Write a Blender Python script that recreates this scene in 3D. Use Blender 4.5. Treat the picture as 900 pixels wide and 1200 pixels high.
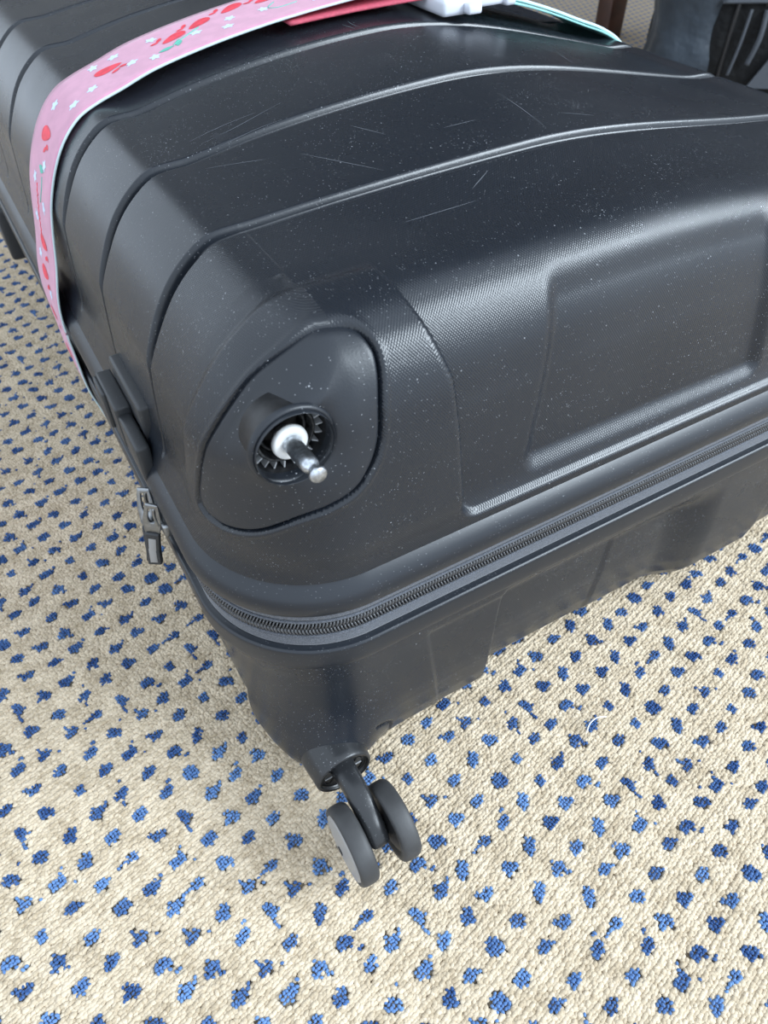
import bpy, bmesh, math, random
import numpy as np
from mathutils import Vector, Matrix

for o in list(bpy.data.objects): bpy.data.objects.remove(o, do_unlink=True)
scene = bpy.context.scene
COL = scene.collection
random.seed(7); RNG = np.random.default_rng(7)

# ================================================================= camera, world, light, exposure
CAM = Vector((-0.035746, -0.205966, 0.519764))
RIGHT = Vector((0.865511, -0.500853, -0.006007)); DOWN = Vector((-0.366892, -0.625760, -0.688342)); FWD = Vector((0.341000, 0.597972, -0.725361))
cam_d = bpy.data.cameras.new('camera'); cam = bpy.data.objects.new('camera', cam_d); COL.objects.link(cam)
m3 = Matrix((RIGHT, -DOWN, -FWD)).transposed()
cam.matrix_world = Matrix.Translation(CAM) @ m3.to_4x4()
cam_d.sensor_fit = 'VERTICAL'; cam_d.sensor_height = 36; cam_d.sensor_width = 27; cam_d.lens = 25.86
cam_d.clip_start = .01; cam_d.clip_end = 60
cam_d.dof.use_dof = True; cam_d.dof.focus_distance = .43; cam_d.dof.aperture_fstop = 14
scene.camera = cam

world = bpy.data.worlds.new('room_light'); scene.world = world; world.use_nodes = True
wn = world.node_tree.nodes; wl = world.node_tree.links
bg = wn['Background']; bg.inputs['Color'].default_value = (.76, .87, 1.0, 1); bg.inputs['Strength'].default_value = 1.88

def area_light(name, loc, target, sx, sy, power, color):
    d = bpy.data.lights.new(name, 'AREA'); d.shape = 'RECTANGLE'; d.size = sx; d.size_y = sy; d.energy = power; d.color = color
    o = bpy.data.objects.new(name, d); COL.objects.link(o); o.location = loc
    o.rotation_euler = (Vector(target) - Vector(loc)).to_track_quat('-Z', 'Y').to_euler(); return o
area_light('window_daylight', (2.2, -1.75, 1.9), (.2, .1, .2), 2.1, 1.1, 165, (.80, .91, 1.0))

vs = scene.view_settings; vs.view_transform = 'Standard'; vs.look = 'None'; vs.gamma = 1; vs.exposure = -0.08; vs.use_curve_mapping = False

# ================================================================= helpers
def empty(name, loc=(0, 0, 0), rz=0.0, parent=None):
    o = bpy.data.objects.new(name, None); COL.objects.link(o); o.location = loc; o.rotation_euler = (0, 0, rz)
    o.empty_display_size = .05
    if parent: o.parent = parent
    return o
def tag(o, label=None, cat=None, group=None, kind=None):
    if label: o['label'] = label
    if cat: o['category'] = cat
    if group: o['group'] = group
    if kind: o['kind'] = kind
    return o
def link(name, me, mat=None, parent=None, smooth=True):
    o = bpy.data.objects.new(name, me); COL.objects.link(o)
    if mat is not None and not me.materials: me.materials.append(mat)
    if parent is not None: o.parent = parent
    if smooth and len(me.polygons): me.polygons.foreach_set('use_smooth', np.ones(len(me.polygons), bool))
    return o
def np_mesh(name, V, quads=None, tris=None, uv=None):
    V = np.asarray(V, np.float32).reshape(-1, 3)
    q = np.zeros((0, 4), np.int32) if quads is None else np.asarray(quads, np.int32).reshape(-1, 4)
    t = np.zeros((0, 3), np.int32) if tris is None else np.asarray(tris, np.int32).reshape(-1, 3)
    me = bpy.data.meshes.new(name); me.vertices.add(len(V)); me.vertices.foreach_set('co', V.ravel())
    li = np.concatenate([q.ravel(), t.ravel()]); n = len(q) + len(t)
    me.loops.add(len(li)); me.loops.foreach_set('vertex_index', li)
    st = np.concatenate([np.arange(len(q)) * 4, len(q) * 4 + np.arange(len(t)) * 3]).astype(np.int32)
    me.polygons.add(n); me.polygons.foreach_set('loop_start', st)
    me.update(calc_edges=True)
    if uv is not None:
        l = me.uv_layers.new(name='UVMap'); l.data.foreach_set('uv', np.asarray(uv, np.float32)[li].ravel())
    me.validate(); return me
def grid_quads(I, wrap_u=False):
    """I: 2-D array of vertex indices -> quads"""
    A = np.concatenate([I, I[:1]], 0) if wrap_u else I
    return np.stack([A[:-1, :-1], A[1:, :-1], A[1:, 1:], A[:-1, 1:]], -1).reshape(-1, 4)
def lathe_mesh(name, prof, seg=48, axis='Y', center=(0, 0, 0), uv=False):
    """prof: (radius, height along axis) pairs, top to bottom"""
    prof = np.array(prof, float); a = np.linspace(0, 2 * np.pi, seg, endpoint=False)
    r, h = prof[:, 0], prof[:, 1]; ca, sa = np.cos(a)[:, None], np.sin(a)[:, None]
    if axis == 'Y': P = np.stack([r * ca, np.broadcast_to(h, (seg, len(h))), r * sa], -1)
    elif axis == 'X': P = np.stack([np.broadcast_to(h, (seg, len(h))), r * ca, r * sa], -1)
    else: P = np.stack([r * ca, r * sa, np.broadcast_to(h, (seg, len(h)))], -1)
    P = P + np.array(center)
    I = np.arange(P.shape[0] * P.shape[1]).reshape(P.shape[:2])
    me = np_mesh(name, P, grid_quads(I, True)); bm = bmesh.new(); bm.from_mesh(me)
    bmesh.ops.remove_doubles(bm, verts=bm.verts, dist=1e-6); bmesh.ops.recalc_face_normals(bm, faces=bm.faces); bm.to_mesh(me); bm.free()
    return me
def bm_box(bm, cx, cy, cz, sx, sy, sz, M=None):
    r = bmesh.ops.create_cube(bm, size=1); vs_ = r['verts']
    for v in vs_:
        v.co = Vector((cx + v.co.x * sx, cy + v.co.y * sy, cz + v.co.z * sz))
        if M: v.co = M @ v.co
    return vs_
def bm_mesh(name, bm, bevel=0, seg=2):
    if bevel: bmesh.ops.bevel(bm, geom=bm.edges[:] + bm.verts[:], offset=bevel, segments=seg, profile=.6, affect='EDGES', clamp_overlap=True)
    bmesh.ops.recalc_face_normals(bm, faces=bm.faces)
    me = bpy.data.meshes.new(name); bm.to_mesh(me); bm.free(); return me
def tube_mesh(name, pts, rad, seg=8, closed=False):
    pts = np.array(pts, float); n = len(pts); rad = np.broadcast_to(np.asarray(rad, float), (n,))
    T = np.roll(pts, -1, 0) - np.roll(pts, 1, 0)
    if not closed: T[0] = pts[1] - pts[0]; T[-1] = pts[-1] - pts[-2]
    T /= np.linalg.norm(T, axis=1)[:, None] + 1e-12
    ref = np.array([0, 0, 1.]) if abs(T[:, 2]).mean() < .8 else np.array([1., 0, 0])
    N = np.cross(T, ref); N /= np.linalg.norm(N, axis=1)[:, None] + 1e-12; B = np.cross(T, N)
    a = np.linspace(0, 2 * np.pi, seg, endpoint=False)
    P = pts[:, None] + rad[:, None, None] * (np.cos(a)[None, :, None] * N[:, None] + np.sin(a)[None, :, None] * B[:, None])
    I = np.arange(n * seg).reshape(n, seg); I = np.concatenate([I, I[:, :1]], 1)
    if closed: I = np.concatenate([I, I[:1]], 0)
    q = grid_quads(I); V = P.reshape(-1, 3); tr = None
    if not closed:
        V = np.concatenate([V, pts[:1], pts[-1:]]); k = n * seg; tr = []
        for j in range(seg):
            tr.append((k, j, (j + 1) % seg)); tr.append((k + 1, (n - 1) * seg + (j + 1) % seg, (n - 1) * seg + j))
    return np_mesh(name, V, q, tr)
def smooth_path(pts, n=12, closed=False):
    p = np.array(pts, float); m = len(p); out = []
    rng = range(m if closed else m - 1)
    for i in rng:
        g = (lambda j: p[j % m]) if closed else (lambda j: p[min(max(j, 0), m - 1)])
        p0, p1, p2, p3 = g(i - 1), g(i), g(i + 1), g(i + 2)
        for t in np.linspace(0, 1, n, endpoint=False):
            out.append(.5 * (2*p1 + (p2-p0)*t + (2*p0-5*p1+4*p2-p3)*t*t + (3*p1-p0-3*p2+p3)*t**3))
    if not closed: out.append(p[-1])
    return np.array(out)

# ================================================================= materials
class NT:
    def __init__(s, name):
        s.m = bpy.data.materials.new(name); s.m.use_nodes = True; s.t = s.m.node_tree; s.b = s.t.nodes['Principled BSDF']
    def n(s, typ, **kw):
        x = s.t.nodes.new(typ)
        for k, v in kw.items():
            if k.startswith('i_'):
                key = k[2:]; key = int(key) if key.isdigit() else key.replace('_', ' ')
                x.inputs[key].default_value = v
            else: setattr(x, k, v)
        return x
    def l(s, a, b): s.t.links.new(a, b)
    def math(s, op, a, b=None, c=None, clamp=False):
        x = s.n('ShaderNodeMath', operation=op, use_clamp=clamp)
        for i, v in enumerate((a, b, c)):
            if v is None: continue
            if isinstance(v, (int, float)): x.inputs[i].default_value = v
            else: s.l(v, x.inputs[i])
        return x.outputs[0]
    def mix(s, fac, a, b):
        x = s.n('ShaderNodeMix', data_type='RGBA')
        for i, v in ((0, fac), (6, a), (7, b)):
            if isinstance(v, (int, float)): x.inputs[i].default_value = v
            elif isinstance(v, tuple): x.inputs[i].default_value = v
            else: s.l(v, x.inputs[i])
        return x.outputs[2]
    def ramp(s, v, lo, hi):
        x = s.n('ShaderNodeMapRange', interpolation_type='SMOOTHSTEP'); s.l(v, x.inputs[0])
        x.inputs[1].default_value = lo; x.inputs[2].default_value = hi; return x.outputs[0]
def simple(name, col, rough=.5, metal=0, spec=.5, noise=None, bump=None, sheen=0):
    s = NT(name); b = s.b
    b.inputs['Base Color'].default_value = (*col, 1); b.inputs['Roughness'].default_value = rough; b.inputs['Metallic'].default_value = metal
    b.inputs['Specular IOR Level'].default_value = spec
    if sheen: b.inputs['Sheen Weight'].default_value = sheen
    if noise or bump:
        tc = s.n('ShaderNodeTexCoord')
    if noise:
        sc, amt = noise; nz = s.n('ShaderNodeTexNoise', i_Scale=sc, i_Detail=4.0); s.l(tc.outputs['Object'], nz.inputs['Vector'])
        s.l(s.mix(s.ramp(nz.outputs[0], .35, .7), (*[c * (1 - amt) for c in col], 1), (*[min(1, c * (1 + amt)) for c in col], 1)), b.inputs['Base Color'])
    if bump:
        sc, dist = bump; nz = s.n('ShaderNodeTexNoise', i_Scale=sc, i_Detail=3.0); s.l(tc.outputs['Object'], nz.inputs['Vector'])
        bp = s.n('ShaderNodeBump', i_Strength=1.0, i_Distance=dist); s.l(nz.outputs[0], bp.inputs['Height']); s.l(bp.outputs[0], b.inputs['Normal'])
    return s.m
def plastic(name, col=(.0105, .0135, .0190), rough=.27, pattern=0.0, pitch=.0016, dust=.5, scratch=0.0, fine=.00004, front_only=False):
    """moulded black plastic: woven micro relief on the UV (metres), dust specks, hairline scratches"""
    s = NT(name); b = s.b; b.inputs['Specular IOR Level'].default_value = .5
    tc = s.n('ShaderNodeTexCoord'); O = tc.outputs['Object']
    def noise(scale, detail=3.0, vec=O, rough_=.5):
        x = s.n('ShaderNodeTexNoise', i_Scale=scale, i_Detail=detail, i_Roughness=rough_); s.l(vec, x.inputs['Vector']); return x.outputs[0]
    # dust: tiny specks in drifts
    vo = s.n('ShaderNodeTexVoronoi', feature='F1', i_Scale=520.0, i_Randomness=1.0); s.l(O, vo.inputs['Vector'])
    sep = s.n('ShaderNodeSeparateColor'); s.l(vo.outputs['Color'], sep.inputs[0])
    drift = s.math('MULTIPLY', s.ramp(noise(14, 3), .45, .72), s.ramp(noise(60, 4), .40, .70))
    pick = s.math('GREATER_THAN', s.math('ADD', sep.outputs[0], s.math('MULTIPLY', drift, .20)), .990)
    speck = s.math('MULTIPLY', s.math('LESS_THAN', vo.outputs['Distance'], .20), pick)
    vo2 = s.n('ShaderNodeTexVoronoi', feature='F1', i_Scale=1250.0); s.l(O, vo2.inputs['Vector'])
    sep2 = s.n('ShaderNodeSeparateColor'); s.l(vo2.outputs['Color'], sep2.inputs[0])
    pick2 = s.math('GREATER_THAN', s.math('ADD', sep2.outputs[1], s.math('MULTIPLY', drift, .30)), .965)
    speck2 = s.math('MULTIPLY', s.math('LESS_THAN', vo2.outputs['Distance'], .33), pick2)
    d = s.math('MULTIPLY', s.math('MAXIMUM', speck, s.math('MULTIPLY', speck2, .6)), dust, clamp=True)
    haze = s.math('MULTIPLY', s.ramp(noise(9, 5), .42, .75), .012 * dust)
    if scratch:
        mp = s.n('ShaderNodeMapping'); mp.inputs['Rotation'].default_value = (0, 0, .95); mp.inputs['Scale'].default_value = (5, 95, 5); s.l(O, mp.inputs['Vector'])
        n1 = noise(1.0, 2.0, mp.outputs[0]); line = s.math('LESS_THAN', s.math('ABSOLUTE', s.math('SUBTRACT', n1, .5)), .006)
        mp2 = s.n('ShaderNodeMapping'); mp2.inputs['Rotation'].default_value = (0, 0, -.5); mp2.inputs['Scale'].default_value = (6, 70, 6); s.l(O, mp2.inputs['Vector'])
        n2 = noise(1.0, 2.0, mp2.outputs[0]); line2 = s.math('LESS_THAN', s.math('ABSOLUTE', s.math('SUBTRACT', n2, .47)), .005)
        lm = s.math('MULTIPLY', s.math('MAXIMUM', line, line2), s.ramp(noise(16, 3), .55, .66))
        d = s.math('MAXIMUM', d, s.math('MULTIPLY', lm, scratch))
    base = s.mix(noise(5, 4), (*[c * .85 for c in col], 1), (*[c * 1.15 for c in col], 1))
    hz = s.n('ShaderNodeMix', data_type='RGBA', blend_type='ADD'); hz.inputs[0].default_value = 1; s.l(base, hz.inputs[6]); s.l(haze, hz.inputs[7])
    s.l(s.mix(d, hz.outputs[2], (.55, .57, .60, 1)), b.inputs['Base Color'])
    s.l(s.math('ADD', s.math('MULTIPLY', noise(22, 5), .16), rough - .08), b.inputs['Roughness'])
    h = s.math('MULTIPLY', noise(900, 2), fine)
    if pattern:
        uvn = s.n('ShaderNodeUVMap'); uvn.uv_map = 'UVMap'; sx = s.n('ShaderNodeSeparateXYZ'); s.l(uvn.outputs[0], sx.inputs[0])
        u = s.math('SINE', s.math('MULTIPLY', sx.outputs[0], 2 * math.pi / pitch))
        v = s.math('SINE', s.math('MULTIPLY', sx.outputs[1], 2 * math.pi / (pitch * 1.5)))
        pat = s.math('MULTIPLY', s.math('MULTIPLY', u, v), pattern)
        if front_only:
            so = s.n('ShaderNodeSeparateXYZ'); s.l(O, so.inputs[0])
            msk = s.math('SUBTRACT', 1.0, s.math('MULTIPLY', s.ramp(so.outputs[1], .118, .124), 1.0)); pat = s.math('MULTIPLY', pat, msk)
        h = s.math('ADD', h, pat)
    bp = s.n('ShaderNodeBump', i_Strength=1.0, i_Distance=1.0); s.l(h, bp.inputs['Height']); s.l(bp.outputs[0], b.inputs['Normal'])
    return s.m
# ---------------------------------------------------------------- suitcase surface (metres)
W, L, RC = .560, .79, .075          # width, length, plan corner radius
RIBS = [.125, .215, .305, .395, .485, .575, .665]
#        z     side    front panel  front boss
TAB = np.array([
 (.227, .0045, .0035, .0035),
 (.237, .0080, .0080, .0035),
 (.247, .0115, .0105, .0042),
 (.266, .0130, .0125, .0050),
 (.292, .0150, .0150, .0058),
 (.304, .0170, .0168, .0068),
 (.323, .0260, .0208, .0098),
 (.338, .0360, .0275, .0155),
 (.3495, .0480, .0370, .0250),
 (.3564, .0600, .0500, .0410),
 (.358, .0750, .0750, .0750)])
def sstep(a, b, x):
    t = np.clip((x - a) / (b - a), 0, 1); return t * t * (3 - 2 * t)
def tab(k):
    # monotone-ish Catmull-Rom through TAB at real parameter k in 0..10
    k = np.clip(np.asarray(k, float), 0, 10); i = np.minimum(k.astype(int), 9); t = (k - i)[..., None]
    P = lambda j: TAB[np.clip(j, 0, 10)]
    p0, p1, p2, p3 = P(i - 1), P(i), P(i + 1), P(i + 2)
    return .5 * (2*p1 + (p2-p0)*t + (2*p0-5*p1+4*p2-p3)*t*t + (3*p1-p0-3*p2+p3)*t**3)
_kk = np.linspace(0, 10, 2001); _zz = tab(_kk)[:, 0]
_d = tab(_kk); _arc = np.concatenate([[0], np.cumsum(np.hypot(np.diff(_d[:, 0]), np.diff(_d[:, 1])))])
def k_of_z(z): return np.interp(z, _zz, _kk)
def arc_of_k(k): return np.interp(k, _kk, _arc)
def rsdf(x, z, x0, x1, z0, rad):
    # signed distance (positive inside) to x0<x<x1, z>z0 with rounded lower corners
    qx = np.abs(x - (x0 + x1) / 2) - ((x1 - x0) / 2 - rad); qz = (z0 + rad) - z
    out = np.hypot(np.maximum(qx, 0), np.maximum(qz, 0)) + np.minimum(np.maximum(qx, qz), 0) - rad
    return -out
def panel_masks(x, z):
    xs = np.minimum(x, W - x)
    xb = np.interp(z, [.235, .25, .325, .36], [.131, .130, .122, .110])
    sd = rsdf(xs, z, xb, 2 * W, .2335, .013)
    pm = sstep(-.0022, .0022, sd)
    si = rsdf(x, z, np.interp(z, [.25, .34], [.179, .192]), np.interp(z, [.25, .34], [.356, .345]), .2455, .006)
    im = sstep(-.006, .005, si) * (1 - sstep(.332, .352, z))
    return pm, im
def upper(ax, ay, cx, cy, k):
    """point of the upper shell; (cx,cy) corner/straight anchor, (ax,ay) outward plan direction"""
    t = tab(k); z, dl, dp, db = t[..., 0], t[..., 1], t[..., 2], t[..., 3]
    x = cx + ax * (RC - dl)
    pm, im = panel_masks(x, z)
    dy = db + (dp - db) * pm + .0045 * im * pm
    y = cy + ay * (RC - dy)
    return np.stack([x, y, right_drop(x, z)], -1)
def right_drop(x, z):
    """the lid sags a little towards its far right edge"""
    return z - .017 * sstep(.25, W - RC, x) * (z - .227) / .131
def zdome(x, y):
    q = np.clip(1 - ((y - L/2) / (L/2 - RC))**2, 0, 1)**1.2; p = np.clip(1 - ((x - W/2) / (W/2 - RC))**2, 0, 1)
    e = np.minimum(np.minimum(x - RC, W - RC - x), np.minimum(y - RC, L - RC - y)); p = p * (1 - np.exp(-np.maximum(e, 0) / .012))
    return right_drop(x, .358 + .027 * q * p)
def groove(s):
    """flat floor, steep wall, rounded lip"""
    return (1 - np.clip((s - .5) / .5, 0, 1))**3
def ribw(y, hw):
    g = np.zeros_like(y)
    for r in RIBS: g = np.maximum(g, groove(np.abs(y - r) / hw))
    return g
# caster cover outline, unwrapped: w along the front/corner arc, z up
def front_w(w):
    """anchor and direction for unwrapped coordinate w (w=x on the front, arc length round the corner)"""
    w = np.asarray(w, float); ph = np.clip((RC - w) / RC, 0, np.pi/2)
    return -np.sin(ph), -np.cos(ph), np.maximum(w, RC), np.full_like(w, RC)
M_SHELL = plastic('shell_plastic', pattern=.00005, pitch=.00145, dust=.36, front_only=True)
M_LOWER = plastic('lower_shell_plastic', pattern=.00002, pitch=.00145, dust=.45)
M_COVER = plastic('cover_plastic', rough=.40, dust=.55, fine=.00006)
M_TRIM = plastic('trim_plastic', rough=.33, dust=.25, fine=.00002)
M_RUBBER = plastic('latch_rubber', col=(.026, .028, .031), rough=.42, dust=.12)
M_CAST = plastic('caster_plastic', col=(.018, .019, .021), rough=.30, dust=.35)
M_TIRE = simple('tire_rubber', (.045, .045, .046), .55, bump=(700, .00005), noise=(60, .15))
M_HUB = simple('hub_grey_plastic', (.30, .29, .28), .4)
M_DARK = simple('inner_black_plastic', (.012, .012, .013), .45, noise=(300, .3))
M_DUSTY = simple('dusty_inner_plastic', (.030, .031, .033), .55, noise=(500, .8))
M_STEEL = simple('galvanised_steel', (.55, .58, .62), .32, 1.0, noise=(500, .25), bump=(900, .00008))
M_NYLON = simple('white_nylon', (.74, .75, .74), .35)
M_TICK = simple('worn_light_edge', (.40, .41, .42), .5)
M_GUN = simple('gunmetal', (.30, .31, .32), .32, 1.0, noise=(300, .12))
M_TOOTH = simple('zipper_coil', (.075, .076, .080), .25, noise=(900, .3))
def tape_mat():
    s = NT('zipper_tape'); tc = s.n('ShaderNodeTexCoord'); O = tc.outputs['Object']
    nz = s.n('ShaderNodeTexNoise', i_Scale=1600.0, i_Detail=2.0); s.l(O, nz.inputs['Vector'])
    s.l(s.mix(s.ramp(nz.outputs[0], .35, .7), (.040, .045, .055, 1), (.11, .12, .145, 1)), s.b.inputs['Base Color'])
    s.b.inputs['Roughness'].default_value = .75; s.b.inputs['Sheen Weight'].default_value = .25
    bp = s.n('ShaderNodeBump', i_Strength=1.0, i_Distance=.0002); s.l(nz.outputs[0], bp.inputs['Height']); s.l(bp.outputs[0], s.b.inputs['Normal']); return s.m
M_TAPE = tape_mat()

# ================================================================= SUITCASE
case = tag(empty('suitcase', (0, 0, 0)), 'large black hard-shell suitcase lying flat, one caster snapped off to a bare metal pin', 'suitcase')

def plan_samples(xl, yl, n_fl=150, n_o=22):
    """anticlockwise-from-back-left plan loop: (ax, ay, cx, cy, kind)"""
    A = []
    for y in yl[::-1]: A.append((-1, 0, RC, y))
    def arc(cx, cy, a0, n):
        for t in np.linspace(0, np.pi / 2, n + 2)[1:-1]: A.append((math.cos(a0 + t), math.sin(a0 + t), cx, cy))
    arc(RC, RC, np.pi, n_fl)
    for x in xl: A.append((0, -1, x, RC))
    arc(W - RC, RC, 1.5 * np.pi, n_o)
    for y in yl: A.append((1, 0, W - RC, y))
    arc(W - RC, L - RC, 0, n_o)
    for x in xl[::-1]: A.append((0, 1, x, L - RC))
    arc(RC, L - RC, .5 * np.pi, n_o)
    return np.array(A, float)
def lines(a, b, fine):
    """monotone samples from a to b; fine: (centre, half, step) zones, else .006"""
    out = [a]; 
    while out[-1] < b - 1e-9:
        x = out[-1]; st = .006
        for c, h, s_ in fine:
            if c - h - st < x < c + h: st = min(st, s_ if x >= c - h - s_ else max(s_, c - h - x))
        out.append(min(b, x + max(st, 3e-4)))
    if out[-1] - out[-2] < 1e-4: out.pop(-2)
    return np.array(out)
YL = lines(RC, L - RC, [(r, .0070, .00040) for r in RIBS])
XL = lines(RC, W - RC, [(.11, .036, .0008), (.175, .03, .0012), (.30, .1, .0025), (W - .19, .03, .0018), (W - .12, .03, .0018)])
PS = plan_samples(XL, YL)
nu = len(PS); ny, nx = len(YL), len(XL); NFL, NO = 150, 22
iL = np.arange(ny); iA = ny + np.arange(NFL); iF = ny + NFL + np.arange(nx); iAr = iF[-1] + 1 + np.arange(NO)
iR = iAr[-1] + 1 + np.arange(ny); iAbr = iR[-1] + 1 + np.arange(NO); iB = iAbr[-1] + 1 + np.arange(nx); iAbl = iB[-1] + 1 + np.arange(NO)

COVER_OUT = np.array([(-.0286,.2623),(-.0212,.2866),(-.0127,.3072),(-.0051,.3233),(.0051,.3372),(.0234,.3475),(.0478,.3530),(.0740,.3537),(.0845,.3515),(.0888,.3468),(.0893,.3406),(.0865,.3262),(.0838,.3086),(.0785,.2965),(.0701,.2872),(.0556,.2804),(.0364,.2733),(.0150,.2618),(-.0003,.2562),(-.0147,.2537),(-.0250,.2552)])
COVER_S = smooth_path(COVER_OUT, 8, True)
def poly_sdf(P, w, z):
    """negative inside closed polygon P"""
    d = np.full(w.shape, 1e9); inside = np.zeros(w.shape, bool)
    for (x0, y0), (x1, y1) in zip(P, np.roll(P, -1, 0)):
        ex, ey = x1 - x0, y1 - y0; t = np.clip(((w - x0) * ex + (z - y0) * ey) / (ex * ex + ey * ey), 0, 1)
        d = np.minimum(d, (w - x0 - t * ex)**2 + (z - y0 - t * ey)**2)
        c = ((y0 <= z) != (y1 <= z)) & (w < x0 + (z - y0) / (ey if ey else 1e-12) * ex); inside ^= c
    return np.sqrt(d) * np.where(inside, -1, 1)
def unwrap_w():
    w = np.full(nu, 9.); a = PS[iA]; ph = np.arctan2(-a[:, 0], -a[:, 1])
    w[iA] = RC - RC * ph; w[iF] = PS[iF, 2]; w[iL] = RC - RC * np.pi / 2 - (PS[iL, 3] - RC); return w
W_U = unwrap_w()
arc_u = np.zeros(nu)
_bp = np.stack([PS[:, 2] + PS[:, 0] * RC, PS[:, 3] + PS[:, 1] * RC], 1)
arc_u[1:] = np.cumsum(np.hypot(*np.diff(_bp, axis=0).T))
def normals(G, zs=1.0):
    du = (np.roll(G, -1, 0) - np.roll(G, 1, 0)); dk = np.gradient(G, axis=1); n = np.cross(du, dk)
    n /= np.linalg.norm(n, axis=2)[..., None] + 1e-12
    out = np.stack([PS[:, 0], PS[:, 1], np.full(nu, zs)], 1)[:, None]; s = np.sign((n * out).sum(2))
    return n * np.where(s == 0, 1, s)[..., None]
def cap_index(I_last, base):
    """cap grid indices sharing ring vertices on its border; interior numbered from base"""
    C = np.full((nx, ny), -1); C[0, :] = I_last[iL][::-1]; C[-1, :] = I_last[iR]; C[:, 0] = I_last[iF]; C[:, -1] = I_last[iB][::-1]
    k = (nx - 2) * (ny - 2); C[1:-1, 1:-1] = base + np.arange(k).reshape(nx - 2, ny - 2); return C
def weld(me):
    bm = bmesh.new(); bm.from_mesh(me); bmesh.ops.remove_doubles(bm, verts=bm.verts, dist=2e-6); bmesh.ops.recalc_face_normals(bm, faces=bm.faces); bm.to_mesh(me); bm.free(); me.update()

def build_upper():
    s1 = np.arange(0, .045, .0008); s2 = np.arange(.045, _arc[-1], .0011); S = np.concatenate([s1, s2, [_arc[-1]]])
    K = np.interp(S, _arc, _kk); nk = len(K)
    G = upper(PS[:, None, 0], PS[:, None, 1], PS[:, None, 2], PS[:, None, 3], K[None, :])
    N = normals(G); bz = sstep(7.0, 9.3, K)[None, :, None]; N = N * (1 - bz) + np.array([0, 0, 1.]) * bz; N /= np.linalg.norm(N, axis=2)[..., None]
    Kb = np.broadcast_to(K, (nu, nk)); disp = np.zeros((nu, nk))
    dep = np.interp(K, [0, 1.2, 2, 4, 5, 6, 8, 10], [0, 0, .0018, .0024, .0042, .0066, .0066, .0048])[None]
    hw = np.interp(K, [0, 2, 4, 5, 6, 10], [.0018, .0020, .0026, .0046, .0064, .0062])[None]
    yy = G[..., 1]; side = (np.abs(PS[:, 0]) > .999)[:, None]
    for r in RIBS: disp = np.where(side, np.minimum(disp, -dep * groove(np.abs(yy - r) / hw)), disp)
    sd = np.full((nu, nk), 1.); sub = np.where(np.abs(W_U) < .13)[0]
    sd[sub] = poly_sdf(COVER_S, np.broadcast_to(W_U[sub][:, None], (len(sub), nk)), np.broadcast_to(tab(K)[:, 0], (len(sub), nk)))
    disp = disp - .0075 * (1 - sstep(-.0016, .0001, sd)) + .0006 * np.exp(-((sd - .0016) / .0012)**2)
    # caster block stands proud of the corner
    pm_ = panel_masks(G[..., 0], G[..., 2])[0]; yb = np.interp(G[..., 2], [.25, .277, .319, .346, .357], [.080, .073, .065, .060, .059])
    disp = disp + .0030 * (1 - sstep(-.0035, .0035, G[..., 1] - yb)) * (1 - pm_) * sstep(.6, 2.5, Kb) * (W_U < .2)[:, None]
    G = G + N * disp[..., None]
    G[:, -1, 2] = np.where(side[:, 0], right_drop(G[:, -1, 0], np.full(nu, .358)) - .0048 * ribw(G[:, -1, 1], .0062), G[:, -1, 2])
    I = np.arange(nu * nk).reshape(nu, nk); q = grid_quads(I, True)
    sdf = sd.reshape(-1)[q].max(1); q = q[sdf > -.0032]
    C = cap_index(I[:, -1], nu * nk); X, Y = np.meshgrid(XL, YL, indexing='ij')
    edge = np.minimum(X - RC, W - RC - X); dpt = np.interp(edge, [0, .02, .05], [.0048, .0045, .0044])
    Z = zdome(X, Y) - dpt * ribw(Y, .0062)
    cap = np.stack([X, Y, Z], -1)[1:-1, 1:-1].reshape(-1, 3)
    V = np.concatenate([G.reshape(-1, 3), cap]); q = np.concatenate([q, grid_quads(C)])
    U, Sg = np.meshgrid(arc_u, arc_of_k(K), indexing='ij'); uv = np.concatenate([np.stack([U, Sg], -1).reshape(-1, 2), cap[:, :2]])
    xo = arc_u[iF[0]] - RC; uv[nu * nk:, 0] += xo; uv[nu * nk:, 1] += _arc[-1] - RC
    me = np_mesh('upper_shell', V, q, None, uv); weld(me); return me
up = link('upper_shell', build_upper(), M_SHELL, case)
up['label'] = 'ribbed black upper half with white scuffs'

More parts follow.
